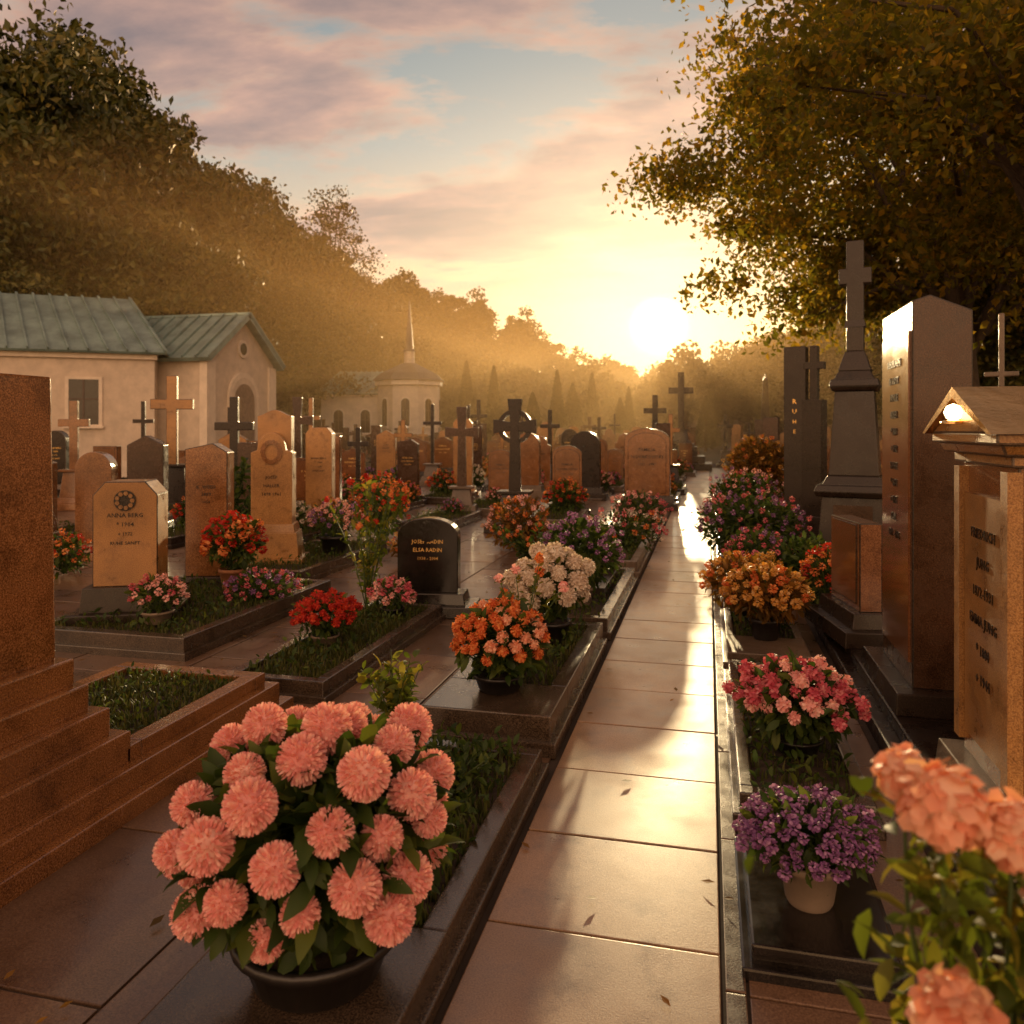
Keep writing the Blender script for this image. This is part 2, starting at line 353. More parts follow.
def bush(mb,cz,rad,nl,ls,lm,nb,br,pms,pn,rng,pw=.3,zmin=-.25,cover=1.0,stems=12,z0=0,fill=.92,curl=.16,jit=.2):
    d=rng.normal(size=(nl,3)); d/=np.linalg.norm(d,axis=1,keepdims=True); u=rng.random((nl,1))**.45*fill
    C=d*u*np.array([rad]); C[:,2]=np.maximum(C[:,2],-rad[2]*.8); C[:,2]+=cz
    mb.leaves5(C,ls,lm,rng,out=d*.9)
    n=nb; i=np.arange(n)+.5; zz=1-(1-zmin)*i/n; th=math.pi*(1+5**.5)*i
    for k in range(n):
        s=math.sqrt(max(0,1-zz[k]**2)); jr=cover*(1+rng.normal()*.06)
        j=rng.normal(size=3)*.05
        p=((s*math.cos(th[k])+j[0])*rad[0]*jr,(s*math.sin(th[k])+j[1])*rad[1]*jr,cz+(zz[k]+j[2])*rad[2]*jr)
        mb.pompon(p,br*(.8+.38*rng.random()),pn,pms[int(rng.integers(len(pms)))],rng,w=pw,core=pn>40,curl=curl,jit=jit)
        if k%3==0: mb.tube([(0,0,z0),(p[0]*.5,p[1]*.5,(z0+p[2])*.5),p],[.006,.005,.004],5,STEM)
def potted(name,x,y,z,pr,ph,pot,rad,nl,ls,nb,br,pms,pn,seed,lm=LFN,pw=.3,zmin=-.2,lift=.6,cover=1.0,curl=.16,jit=.2):
    rng=np.random.default_rng(seed); mb=MB()
    if ph>0:
        mb.lathe(POTPROF(pr,ph),28,pot)
        mb.lathe([(pr*.95,ph*.86),(.001,ph*.9)],16,SOIL)
    bush(mb,ph+rad[2]*lift,rad,nl,ls,lm,nb,br,pms,pn,rng,pw,zmin,cover,z0=ph*.8,curl=curl,jit=jit)
    return obj(name,mb.mesh(name),x,y,z,rng.random()*6)

# ---- named plots along the path (left)
def plot(x0,x1,y0,y1,h,kw,mat,seed,**k):
    rng=np.random.default_rng(seed); mb=MB(); cx,cy=(x0+x1)/2,(y0+y1)/2
    plot_geo(mb,x0-cx,x1-cx,y0-cy,y1-cy,h,kw,mat,rng,**k); obj('grave_kerb',mb.mesh('grave_kerb',.008),cx,cy,.02)
plot(-1.46,-.79,1.62,3.84,.12,.085,KB,1,slab=.75,grass=900,gh=.08,plants=900)
plot(-1.50,-.79,4.06,6.15,.20,.10,KB,2,slab=.5,grass=900,gh=.07,plants=500)
plot(-1.45,-.79,6.45,8.9,.16,.09,KB,3,grass=300,gh=.06,plants=300)
plot(-1.45,-.79,9.2,11.6,.18,.09,GG,4,grass=500,plants=400)
plot(-1.45,-.79,12,14.4,.15,.09,KB,5,grass=500,plants=300)
plot(-3.0,-2.3,4.5,6.75,.13,.08,KB,6,grass=2600,gh=.06,plants=500)
plot(-5.15,-3.72,5.1,7.45,.16,.10,KB,7,grass=3000,gh=.06,plants=900)
plot(-5.4,-4.3,7.9,10.3,.14,.09,KB,8,grass=1500,plants=400)
plot(.13,.56,2.58,3.34,.09,.07,BK,9,slab=.62,grass=0)
plot(.13,.68,3.58,5.65,.12,.06,KB,10,slab=.08,grass=500,gh=.05,plants=500)
plot(.13,.70,5.9,7.6,.10,.06,GG,11,slab=.5,grass=300,plants=300)
plot(.14,.74,7.9,9.9,.12,.07,KB,12,grass=500,plants=400)
plot(.14,.74,10.2,12.4,.12,.07,KB,13,grass=500,plants=400)
plot(.14,.74,12.8,15.4,.12,.07,GG,14,grass=500,plants=400)
mb=MB(); mb.cbox(.42,1.3,0,.10,GD,.02); mb.prism(prof('arch',.36,.30),.35,.45,GD); obj('memorial_slab',mb.mesh('memorial_slab',.006),-1.12,8.0,.14)

# ---- left stepped pillar monument with raised plot
mb=MB(); rng=np.random.default_rng(20)
mb.at(0,0,0)
mb.box(-3.62,-2.42,1.6,4.36,0,.10,GB); mb.box(-3.56,-2.48,1.65,4.30,.098,.20,GB)
mb.box(-3.50,-2.54,3.08,3.18,.198,.27,GB); mb.box(-3.50,-2.54,4.14,4.24,.198,.27,GB)
mb.box(-3.50,-3.40,3.18,4.14,.198,.27,GB); mb.box(-2.64,-2.54,3.18,4.14,.198,.27,GB)
mb.box(-3.40,-2.64,3.18,4.14,.198,.23,SOIL,raw=True)
C=np.stack([rng.uniform(-3.4,-2.64,1800),rng.uniform(3.18,4.14,1800),np.full(1800,.23)],1); mb.blades(C,.05,LFG,rng)
C=np.stack([rng.uniform(-3.38,-2.66,500),rng.uniform(3.2,4.12,500),.23+.05*rng.random(500)],1); mb.leaves5(C,.035,LFN,rng,out=np.array([[0,0,.6]]))
mb.at(-2.97,2.68,0)
for w,z0,z1 in ((.86,.198,.34),(.74,.338,.46),(.62,.458,.58),(.54,.578,.70)): mb.cbox(w,w,z0,z1,GB)
mb.cbox(.44,.44,.698,1.93,GB,.012)
obj('stone_pillar_monument',mb.mesh('pillar',.009))

# ---- named stones
def hstone(x,y,rot,kind,w,h,t,mat,pl,**k):
    mb=MB(); stonegeo(mb,kind,w,h,t,mat,pl,**k); return obj('headstone',mb.mesh('headstone',.008),x,y,.02,math.radians(rot))
hstone(-4.72,5.78,24,'clip',.50,1.26,.36,GS,GD,txt=NAMES[1],tm=GD,tsz=.05,ph=.40,emblem='rosette')
hstone(-4.98,7.25,18,'slant',.42,1.55,.26,GB,GD,txt=NAMES[4],tm=GD,ph=.2,tsz=.05)
hstone(-7.8,8.9,18,'round',.46,1.40,.22,GB,GB,ph=.2)
mb=MB(); mb.cbox(.78,.62,0,.16,GS,.01); mb.cbox(.66,.5,.158,.46,GS,.03); mb.cbox(.56,.42,.458,.56,GS,.02)
mb.at(0,0,.553); mb.prism(prof('shoulder',.48,1.10),-.15,.15,GS); mb.at(0,.12,.9); mb.prism(prof('wave',.40,1.05),-.08,.14,GS)
mb.at(); 
a=[i*math.pi/9 for i in range(18)]
for q in a: mb.prism([(.10*math.cos(q)+.03*math.cos(u),1.42+.12*math.sin(q)+.03*math.sin(u)) for u in a[::3]],-.172,-.148,GB,True)
for i,l in enumerate(NAMES[2]): mb.text(l,.055,0,1.1-i*.10,-.151,GD)
obj('headstone',mb.mesh('headstone',.008),-5.1,8.7,.02,math.radians(20))
hstone(-2.5,6.98,8,'arch',.56,.88,.16,BK,BK,txt=['JOSEF RADIN','ELSA RADIN','1938 - 2004'],tm=GOLD,tsz=.05,ph=.2,emblem='rosette')
hstone(-6.98,13.7,15,'wave',.62,1.72,.22,GR,GD,txt=NAMES[3],tsz=.08,ph=.3,emblem='cross')
hstone(-1.26,17.2,0,'arch',.95,1.72,.3,GB,GD,txt=NAMES[0],tm=GD,tsz=.10,ph=.3,frame=True)
hstone(-2.9,19.3,0,'round',.72,1.66,.26,GD,GD,ph=.3)
hstone(-4.4,19.6,0,'round',.62,1.62,.26,GB,GG,ph=.3)
def cross(x,y,H,W,t,mat,pl,rot=0,**k):
    mb=MB(); crossgeo(mb,H,W,t,mat,pl,**k); return obj('stone_cross',mb.mesh('stone_cross',.01),x,y,.02,math.radians(rot))
mb=MB(); crossgeo(mb,2.2,.72,.15,GD,GD,base=.62,bw=.62,flare=.045,ring=True,dep=.15); obj('celtic_cross',mb.mesh('celtic_cross',.008),-3.14,13.0,.02,math.radians(6))
cross(-10.4,13.9,2.76,.80,.2,GS,GD,25,base=.95,bw=.75)
cross(-13.1,14.3,2.3,.6,.16,GB,GB,25,base=.8)
cross(-13.7,17.2,2.4,.5,.1,GD,GG,20,base=.8)
cross(-11.6,21.9,2.65,.55,.13,GS,GG,20,base=.7)
cross(-12.6,19.2,2.3,.5,.08,GD,GG,20,base=.6)
cross(-1.95,30.5,3.0,.85,.2,GD,GD,base=1.1,bw=.8)
cross(.75,38,2.4,.7,.16,GD,GD,base=.7)
cross(-4.7,24,2.3,.6,.12,GD,GD,base=.7)
cross(2.85,8.95,2.85,.30,.05,GG,GG,-20,base=.9,bw=.5)
cross(-9,31,2.9,.7,.14,GD,GD,base=.8)
mb=MB()
for w,z0,z1 in ((2.6,0,.3),(2.0,.298,.6),(1.4,.598,1.0)): mb.cbox(w,w,z0,z1,GD)
mb.M=Matrix.Translation((0,0,.99)); crossgeo(mb,3.2,1.05,.26,GD,GD,base=.7,bw=.75); obj('stepped_stone_cross',mb.mesh('ssc',.015),-1.15,35.2,0)
mb=MB(); mb.cbox(1.1,1.1,0,.5,GD); mb.cbox(.8,.8,.498,1.1,GD,.03); mb.cbox(.55,.55,1.098,4.5,GD,.14); mb.cbox(.27,.27,4.498,4.85,GD,.13); obj('obelisk',mb.mesh('obelisk',.01),3.1,47,0)

# ---- right side: big pedestal with cross
mb=MB()
z=0
for w,h,tp in ((1.0,.18,.0),(.86,.14,.02),(.74,.62,.05),(.76,.06,-.02),(.80,.07,.03),(.64,.10,.05),(.52,.95,.06),(.46,.05,-.02),(.52,.08,.02),(.42,.10,.05),(.34,.22,.07)):
    mb.cbox(w,w,z-.002,z+h,GD,tp); z+=h
mb.M=Matrix.Translation((0,0,z-.003)); H=3.82-z
mb.prism(crosspoly(H,.34,.18,H*.68),-.08,.08,GD); mb.cbox(.22,.18,H*.22,H*.28,GD,.01,raw=True)
mb.M=Matrix.Identity(4)
mb.box(-.20,.20,-.345,-.32,.42,.85,GU,raw=True)
obj('pedestal_cross_monument',mb.mesh('pcm',.012),1.62,9.75,.02,math.radians(-14))
mb=MB(); stonegeo(mb,'flat',.32,2.95,.2,GD,GD,ph=.4,txt=['R','U','H','E'],tm=GOLD,tsz=.10)
obj('tall_stele',mb.mesh('stele',.008),1.30,12.9,.02,math.radians(-20))
mb=MB(); stonegeo(mb,'flat',.26,2.1,.22,GD,GD,ph=.5); mb.at(0,0,2.09); mb.prism(crosspoly(.75,.28,.10,.48),-.05,.05,GD)
obj('tall_stele',mb.mesh('stele',.006),1.42,11.7,.02,math.radians(-30))
mb=MB(); mb.box(.88,2.6,1.9,7.3,0,.10,GD); mb.box(.96,2.6,2.0,7.2,.098,.17,GD); obj('stone_terrace',mb.mesh('terrace',.012))
# polished slab facing path
mb=MB(); w,t=.76,.30
mb.cbox(w+.24,t+.22,0,.12,GD,.01)
mb.M=Matrix.Translation((0,0,.118))@Matrix.Rotation(math.radians(90),4,'Z')
mb.prism([(-t/2,0),(t/2,0),(t/2,2.06),(-t*.2,2.15),(-t/2,2.12)],-w/2,w/2,GU)
mb.M=Matrix.Identity(4)
mb.cbox(w*.88,.02,.25,2.08,GR,0,cy=-t/2-.002,raw=True)
for i,l in enumerate(['HIER RUHEN','IN GOTT','FAMILIE','ADLER','* 1868','+ 1932','SOPHIE','* 1874','+ 1951','KARL','1899 - 1945']): mb.text(l,.06,0,1.9-i*.10,-t/2-.014,GD)
obj('polished_stele',mb.mesh('polished_stele',.008),1.23,5.14,.17,math.radians(-90))
# pedimented monument with glowing ball added in gable, imitating the roof's sun glint
mb=MB(); w,t=.62,.6
mb.cbox(w+.2,t+.2,0,.18,GG,.02); mb.cbox(w,t,.178,1.40,GB)
mb.cbox(w-.16,.03,.28,1.27,GS,0,cy=-t/2-.005,raw=True)
mb.cbox(w+.06,t+.06,1.398,1.44,GS); mb.cbox(w+.12,t+.12,1.438,1.48,GS,-.02); mb.cbox(w+.20,t+.2,1.478,1.52,GS)
mb.prism([(-w/2-.10,1.518),(w/2+.10,1.518),(0,1.66)],-t/2-.10,t/2+.1,GS)
mb.prism([(-w/2-.14,1.516),(-w/2-.10,1.515),(0,1.658),(w/2+.10,1.515),(w/2+.14,1.516),(0,1.70)],-t/2-.13,t/2+.12,BRASS,True)
mb.lathe([(.001,-.034),(.024,-.024),(.034,0),(.024,.024),(.001,.034)],14,GLINT,0,-t/2-.125,1.60)
mb.lathe([(.045,-.045),(.045,-.036),(.02,-.03),(.001,-.03)],14,BRASS,0,-t/2-.125,1.60)  # brass cup added under the glint ball
for i,l in enumerate(['FRIEDRICH','JUNG','1872-1931','EMMA JUNG','* 1880','+ 1944']): mb.text(l,.058,0,1.10-i*.115,-t/2-.021,GD)
for sx in (-1,1): mb.cbox(.07,.05,.24,1.38,GS,0,cx=sx*(w/2-.03),cy=-t/2-.012,raw=True)
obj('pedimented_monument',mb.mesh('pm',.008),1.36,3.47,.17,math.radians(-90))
hst=MB(); stonegeo(hst,'flat',.62,.86,.16,GR,GD,ph=.22,frame=True); obj('headstone',hst.mesh('headstone',.008),1.08,6.5,.17,math.radians(-80))

# ------------------------------------------------------------ flowers
potted('pink_chrysanthemum_pot',-1.09,2.10,.14,.23,.15,POTB,(.365,.35,.29),1700,.10,50,.060,[PK],620,31,pw=.062,zmin=-.60,lift=.92,curl=.05,jit=.07)
potted('orange_chrysanthemum_pot',-1.16,4.42,.22,.15,.10,POTB,(.25,.25,.22),700,.08,70,.036,[PO,PO,PP],70,32,pw=.18,zmin=-.2,lift=.75)
potted('white_hydrangea_pot',-1.08,5.55,.22,.14,.14,POTB,(.25,.25,.24),400,.08,26,.072,[PW],190,33,pw=.12,zmin=-.4,lift=1.0,curl=.1,jit=.12)
potted('lavender_bush',-1.1,7.0,.16,.12,.16,POTC,(.34,.34,.30),900,.09,80,.028,[PV],20,34,pw=.3,zmin=-.1,lift=1.0,cover=1.05)
potted('red_chrysanthemum_pot',-2.72,5.35,.13,.10,.08,POTC,(.24,.22,.15),400,.06,60,.034,[PR],46,35,pw=.22,zmin=-.1,lift=.9)
potted('pink_flower_pot',-4.25,5.5,.17,.12,.10,POTC,(.20,.20,.15),300,.06,36,.03,[PM,PK],24,36,lift=.8)
potted('poinsettia_pot',-4.45,6.85,.17,.13,.20,POTT,(.27,.27,.26),400,.10,44,.05,[PR,PO],18,37,pw=.42,lift=.9)
potted('violet_flower_pot',-3.98,6.6,.15,.10,.0,POTB,(.32,.30,.16),400,.07,60,.03,[PV,PM],20,38,lift=.6)
potted('violet_flower_pot',-4.6,9.3,.15,.18,.22,POTB,(.34,.32,.24),400,.07,60,.035,[PV,PK],20,39,lift=.8)
potted('pink_flower_pot',-2.58,6.3,.13,.10,.08,POTB,(.20,.18,.13),200,.06,30,.035,[PK,PM],24,40,lift=.8)
potted('orange_flower_bush',-5.0,11.6,.05,.10,.0,POTB,(.5,.45,.5),800,.10,90,.045,[PO,PR],16,41,lift=.9,lm=LFN)
potted('orange_flower_bush',-2.6,10.9,.05,.10,.0,POTB,(.45,.4,.38),700,.10,60,.04,[PO,PK],16,42,lift=.9,lm=LFH)
potted('orange_flower_bush',-1.1,10.4,.15,.10,.0,POTB,(.3,.6,.28),700,.08,60,.04,[PO,PW,PM],16,43,lift=.8)
potted('pink_flower_bush',-1.1,13.2,.15,.10,.0,POTB,(.3,.7,.3),700,.08,60,.04,[PM,PK],16,44,lift=.8)
# right side
potted('purple_flower_pot',.33,2.86,.11,.10,.15,POTC,(.215,.2,.11),500,.06,120,.021,[PV],30,50,pw=.3,zmin=-.35,lift=.7)
potted('red_rose_pot',.42,4.15,.12,.12,.08,POTB,(.25,.27,.18),600,.08,60,.038,[PM,PM,PK],54,51,pw=.22,zmin=-.1,lift=.95)
potted('orange_chrysanthemum_pot',.42,6.35,.12,.12,.16,POTB,(.30,.32,.20),700,.08,60,.038,[PO,PY,PY],36,52,lift=.9,lm=LFH)
potted('orange_chrysanthemum_pot',.30,7.1,.12,.12,.1,POTB,(.26,.36,.22),700,.08,50,.036,[PO,PY],30,53,lift=.9,lm=LFH)
potted('pink_flower_bush',.48,8.6,.10,.1,0,POTB,(.34,.55,.30),1300,.08,60,.034,[PM,PV,PM],20,54,lift=.9)
potted('violet_flower_bush',.50,10.6,.10,.1,0,POTB,(.42,.7,.42),1800,.09,100,.036,[PV,PM,PV],18,55,lift=.9)
potted('pink_flower_bush',.55,13.2,.10,.1,0,POTB,(.45,.9,.5),1800,.10,110,.04,[PM,PV,PK],14,56,lift=.9)
potted('green_shrub',.95,8.1,.02,.1,0,POTB,(.30,.5,.36),1500,.08,4,.03,[PM],14,57,lift=.9)
potted('golden_shrub',1.1,18.8,.02,.1,0,POTB,(.75,.75,.8),3000,.13,60,.05,[PY,PO],12,58,lift=.95,lm=LFH)
potted('red_flower_bush',1.0,7.3,.17,.1,0,POTB,(.22,.25,.28),500,.07,50,.04,[PR,PO],18,59,lift=.9)
potted('red_flower_bush',1.45,4.3,.17,.1,0,POTB,(.22,.22,.30),500,.07,50,.05,[PM,PR],22,60,lift=.9)
def sprig(name,x,y,z,h,seed,n=9,spread=.25,lm=LFB,ls=.07,fl=None,fr=.03,per=26):
    rng=np.random.default_rng(seed); mb=MB()
    for k in range(n):
        a=rng.random()*6.28; r=spread*(.3+rng.random()); hh=h*(.6+.5*rng.random())
        p=[np.array([0,0,0.]),np.array([math.cos(a)*r*.35,math.sin(a)*r*.35,hh*.5]),np.array([math.cos(a)*r,math.sin(a)*r,hh])]
        mb.tube([tuple(q) for q in p],[.007,.005,.002],5,STEM)
        t=rng.random(per)*.85+.15; C=np.where(t[:,None]<.5,p[0]+(p[1]-p[0])*t[:,None]*2,p[1]+(p[2]-p[1])*(t[:,None]*2-1))
        C=C+rng.normal(size=(per,3))*.01
        mb.leaves5(C,ls,lm,rng,out=np.array([[0,0,.5]]))
        if fl: mb.pompon(tuple(p[2]),fr*(.8+.5*rng.random()),26,fl[k%len(fl)],rng,w=.4)
    return obj(name,mb.mesh(name),x,y,z)
sprig('leafy_plant',-1.62,4.0,.02,.50,70,n=14,spread=.19,ls=.075)
sprig('leafy_plant',-1.1,3.3,.1,.20,71,n=14,spread=.22,ls=.05,lm=LFN)
sprig('small_sapling',-2.95,6.6,.1,1.15,72,n=14,spread=.32,ls=.07,lm=LFB,fl=[PO,PR],fr=.03,per=34)
sprig('leafy_plant',-1.15,5.0,.2,.62,73,n=9,spread=.22,ls=.05,lm=LFB,fl=[PO,PK],fr=.03)
sprig('garden_plant',-2.0,9.3,.02,.55,74,n=16,spread=.5,ls=.10,lm=LFN,fl=[PO],fr=.03)
sprig('garden_plant',-6.3,9.6,.02,1.2,75,n=16,spread=.4,ls=.12,lm=LFN,per=40)
# foreground rose bush, lower right
rng=np.random.default_rng(80); mb=MB()
heads=[(.0,.02,1.215,.058),(.085,.03,1.185,.05),(-.03,.10,1.22,.04),(.0,-.03,.975,.055),(.14,.06,1.10,.04),(.17,.0,.98,.045),(.12,.12,1.15,.045),(.10,-.02,.88,.04)]
for (px,py,pz,pr) in heads:
    mid=(px*.5+.05,py*.5,pz*.55)
    mb.tube([(.06,.03,0),mid,(px*.9,py*.9,pz*.85),(px,py,pz)],[.005,.004,.003,.0025],6,STEM)
    mb.pompon((px,py,pz),pr,150,PP,rng,w=.20,curl=.22,jit=.3); mb.pompon((px,py,pz+.006),pr*.75,90,PP,rng,w=.2,jit=.3)
    n=34; t=rng.random(n)*.45+.5
    C=np.array(mid)[None]*(1-t[:,None])+np.array((px,py,pz-.03))[None]*t[:,None]+rng.normal(size=(n,3))*.03
    mb.leaves5(C,.06,LFB,rng,out=np.array([[-.1,0,.25]]))
C=np.stack([rng.normal(.09,.08,460),rng.normal(.05,.07,460),rng.uniform(.45,1.10,460)],1); mb.leaves5(C,.06,LFB,rng,out=np.array([[-.1,0,.2]]))
x,y=site(.555,1.02); obj('rose_bush',mb.mesh('rose_bush'),x,y,0)
# fallen leaves
rng=np.random.default_rng(81); mb=MB(); n=520
C=np.stack([rng.uniform(-7,.9,n),rng.uniform(1.5,16,n),np.full(n,.032)],1); a=rng.random(n)*6.28; s=.014+.02*rng.random(n)
d=np.stack([np.cos(a)*s,np.sin(a)*s,a*0],1); e=np.stack([-np.sin(a)*s*.5,np.cos(a)*s*.5,a*0+.006],1)
mb.add(np.stack([C-d,C+e,C+d+np.array([[0,0,.008]]),C-e+np.array([[0,0,.01]])],1).reshape(-1,3),np.arange(4*n).reshape(n,4),LFH,True); obj('fallen_leaves',mb.mesh('fl'))

# ------------------------------------------------------------ mid-ground graves (shared meshes)
hm=[]
specs=[('arch',.62,1.45,.2,GB,GD,0),('round',.55,1.6,.22,GD,GG,1),('peak',.6,1.7,.24,GS,GG,2),('shoulder',.62,1.75,.24,GB,GB,3),('flat',.6,1.2,.2,GR,GD,4),('slant',.5,1.6,.24,GU,GD,5),('wave',.75,1.4,.2,GR,GD,0),('clip',.45,1.85,.3,GS,GS,1),('arch',.5,1.15,.18,GB,GG,2),('flat',.36,1.95,.3,GU,GD,3)]
for i,(k,w,h,t,ma,pl,tx) in enumerate(specs):
    mb=MB(); stonegeo(mb,k,w,h,t,ma,pl,txt=NAMES[tx],tm=GOLD if ma in(GD,GR,GU) else GD,tsz=w*.105,ph=.24,frame=(i%2==0)); hm.append(mb.mesh('headstone_mesh',.01))
cm=[]
for i,(H,W,t,ma,fl,rg) in enumerate([(2.1,.6,.13,GD,0,False),(2.3,.7,.16,GU,.03,False),(1.9,.5,.09,GB,0,False),(2.4,.55,.10,GD,.0,False),(2.0,.5,.12,GS,0,False)]):
    mb=MB(); crossgeo(mb,H,W,t,ma,GG if i%2 else GD,base=.6,flare=fl,ring=rg); cm.append(mb.mesh('cross_mesh',.01))
km=[]
for i,ma in enumerate((KB,GG,GD)):
    rng=np.random.default_rng(90+i); mb=MB(); plot_geo(mb,-.45,.45,-1.0,1.0,.15,.09,ma,rng,grass=450,gh=.1,plants=250); km.append(mb.mesh('kerb_mesh',.01))
fm=[]
for i,(pm,lm) in enumerate((([PR,PO],LFN),([PM,PK],LFN),([PW],LFN),([PV,PM],LFN),([PO,PY],LFH),([PM,PO],LFN))):
    rng=np.random.default_rng(100+i); mb=MB(); bush(mb,.25,(.32,.32,.27),350,.1,lm,45,.04,pm,14,rng,pw=.4,zmin=-.2); fm.append(mb.mesh('flower_mesh'))
special=[(-4.72,5.78),(-4.98,7.25),(-7.8,8.9),(-5.1,8.7),(-2.5,6.98),(-6.98,13.7),(-1.26,17.2),(-2.9,19.3),(-4.4,19.6),(-3.14,13),(-10.4,13.9),(-13.1,14.3),(-13.7,17.2),(-11.6,21.9),(-12.6,19.2),(-1.95,30.5),(-1.15,35.2),(.75,38),(-4.7,24),(-9,31),(1.62,9.75),(1.3,12.9),(1.42,11.7),(1.1,18.8),(3.1,47)]
rr=random.Random(11)
cols=[-1.15,-2.9,-4.6,-6.3,-8.0,-9.7,-11.4,-13.1,-14.8,-16.5,-18.2,-20,-22,-24]
def grave(x,y,rot):
    c=rr.random()
    if any((x-a)**2+(y-b)**2<1.3**2 for a,b in special): return
    s=rr.uniform(.82,1.08)
    if c<.80: obj('headstone',rr.choice(hm),x,y,.02,rot,s)
    else: obj('stone_cross',rr.choice(cm),x,y,.02,rot,s)
    if rr.random()<.8 and y<34: obj('grave_kerb',rr.choice(km),x,y-1.25,.02,rot*0)
    if rr.random()<.75: obj('flower_bush',rr.choice(fm),x+rr.uniform(-.25,.25),y-rr.uniform(.5,1.6),.1,rr.random()*6,rr.uniform(.6,1.25))
for cx in cols:
    y0={-1.15:20.2,-2.9:15.6,-4.6:14.2,-6.3:11.3,-8.0:11.6,-9.7:9.5,-11.4:10}.get(cx,12)
    y=y0+rr.uniform(0,.6)
    while y<58:
        if not (cx<-15 and 19<y<35) and not(cx<-12.5 and y>24 and y<34): grave(cx+rr.uniform(-.25,.25),y,math.radians(rr.uniform(0,12)+(8 if cx<-6 else 0)))
        y+=rr.uniform(2.3,3.0)
for cx in (1.7,3.4,5.1,7,9):
    y={1.7:15.2,3.4:11.5,5.1:10,7:12,9:14}[cx]
    while y<58: grave(cx+rr.uniform(-.2,.2),y,math.radians(rr.uniform(-25,0))); y+=rr.uniform(2.4,3.1)
rng=np.random.default_rng(5)
for (x,y,s) in ((-5.9,11.8,1),(-3.6,9.4,.8),(-7.2,7.7,.9),(-6.6,6.6,.7)): obj('flower_bush',fm[int(rng.integers(6))],x,y,.05,0,s)
hstone(-8.3,7.6,25,'arch',.6,1.1,.2,GD,GD,txt=NAMES[5],ph=.24)
hstone(-6.5,10.6,20,'flat',.5,1.5,.25,GU,GD,ph=.24)
hstone(-8.6,10.9,20,'peak',.55,1.6,.25,GU,GD,ph=.24)

# ------------------------------------------------------------ buildings
def roof_slope(mb,p0,p1,q1,q0,mat,n,th=.09):
    P=[np.array(p,float) for p in (p0,p1,q1,q0)]
    nrm=np.cross(P[1]-P[0],P[3]-P[0]); nrm/=np.linalg.norm(nrm)
    if nrm[2]<0: nrm=-nrm
    v=P+[p-nrm*th for p in P]
    mb.add([tuple(x) for x in v],[[0,1,2,3],[7,6,5,4],[0,4,5,1],[1,5,6,2],[2,6,7,3],[3,7,4,0]],mat,True)
    u=(P[1]-P[0])/np.linalg.norm(P[1]-P[0])*.03
    for i in range(n+1):
        a=P[0]+(P[1]-P[0])*i/n; b_=P[3]+(P[2]-P[3])*i/n; h=nrm*.09
        w=[a-u,a+u,b_+u,b_-u]; w=w+[x+h for x in w]
        mb.add([tuple(x+nrm*.002) for x in w],[[4,5,6,7],[0,1,5,4],[1,2,6,5],[2,3,7,6],[3,0,4,7]],mat,True)
def window(mb,cx,z0,w,h,y,arch=False):
    p=[(cx-w/2,z0),(cx+w/2,z0)]+([(cx+w/2*math.cos(t),z0+h-w/2+w/2*math.sin(t)) for t in np.linspace(0,math.pi,11)] if arch else [(cx+w/2,z0+h),(cx-w/2,z0+h)])
    o=[((x-cx)*1.25+cx,(z-z0-h/2)*1.12+z0+h/2) for x,z in p]
    mb.prism(o,y-.05,y+.02,TRIM,True); mb.prism(p,y-.056,y+.02,GLASS,True)
    mb.box(cx-.03,cx+.03,y-.08,y-.052,z0,z0+h,WOODD,raw=True); mb.box(cx-w/2,cx+w/2,y-.078,y-.054,z0+h*.55,z0+h*.55+.05,WOODD,raw=True)
    mb.box(cx-w*.68,cx+w*.68,y-.14,y+.02,z0-.14,z0-.06,TRIM,raw=True)
par=empty('chapel_building',-19,28,0)
def child(mb,name,bev=0):
    o=obj(name,mb.mesh(name,bev)); o.parent=par; o.matrix_parent_inverse=Matrix.Translation(par.location).inverted()
x0,x1,y0,y1,ze,zr=-27,-18.2,26.3,31.0,4.55,6.25
mb=MB(); yc=(y0+y1)/2
mb.M=Matrix.Translation((x1,yc,0))@Matrix.Rotation(math.radians(90),4,'Z')  # local -Y -> world +X
W=(y1-y0)/2; Lg=x1-x0
mb.prism([(-W,0),(W,0),(W,ze),(0,zr),(-W,ze)],0,Lg,PLAST)
mb.box(-W-.08,W+.08,-.06,.3,0,.7,TRIM); mb.box(-W-.1,-W+.45,-.08,.25,.698,ze-.2,TRIM); mb.box(W-.45,W+.1,-.08,.25,.698,ze-.2,TRIM)
def archp(w,h,cx=0,z0=0.7): return [(cx-w/2,z0),(cx+w/2,z0)]+[(cx+w/2*math.cos(t),z0+h-w/2+w/2*math.sin(t)) for t in np.linspace(0,math.pi,17)]
mb.prism(archp(2.1,3.3),-.10,.05,TRIM,True); mb.prism(archp(1.75,3.1),-.104,.05,PLAST,True); mb.prism(archp(1.45,2.85),-.11,.05,plain('niche_shade_tone',(.22,.16,.12),.9),True)  # innermost arch is a flat panel, darkened by colour as niche recess shade
a=[i*math.pi/10 for i in range(20)]
mb.prism([(.36*math.cos(q),4.95+.36*math.sin(q)) for q in a],-.06,.05,TRIM,True); mb.prism([(.24*math.cos(q),4.95+.24*math.sin(q)) for q in a],-.066,.05,GLASS,True)
child(mb,'gable_hall',.01)
mb=MB(); ov=.35; sl=(zr-ze)/W
roof_slope(mb,(x0,y0-ov,ze-sl*ov+.1),(x1+ov,y0-ov,ze-sl*ov+.1),(x1+ov,yc,zr+.1),(x0,yc,zr+.1),ROOF,16,.16)
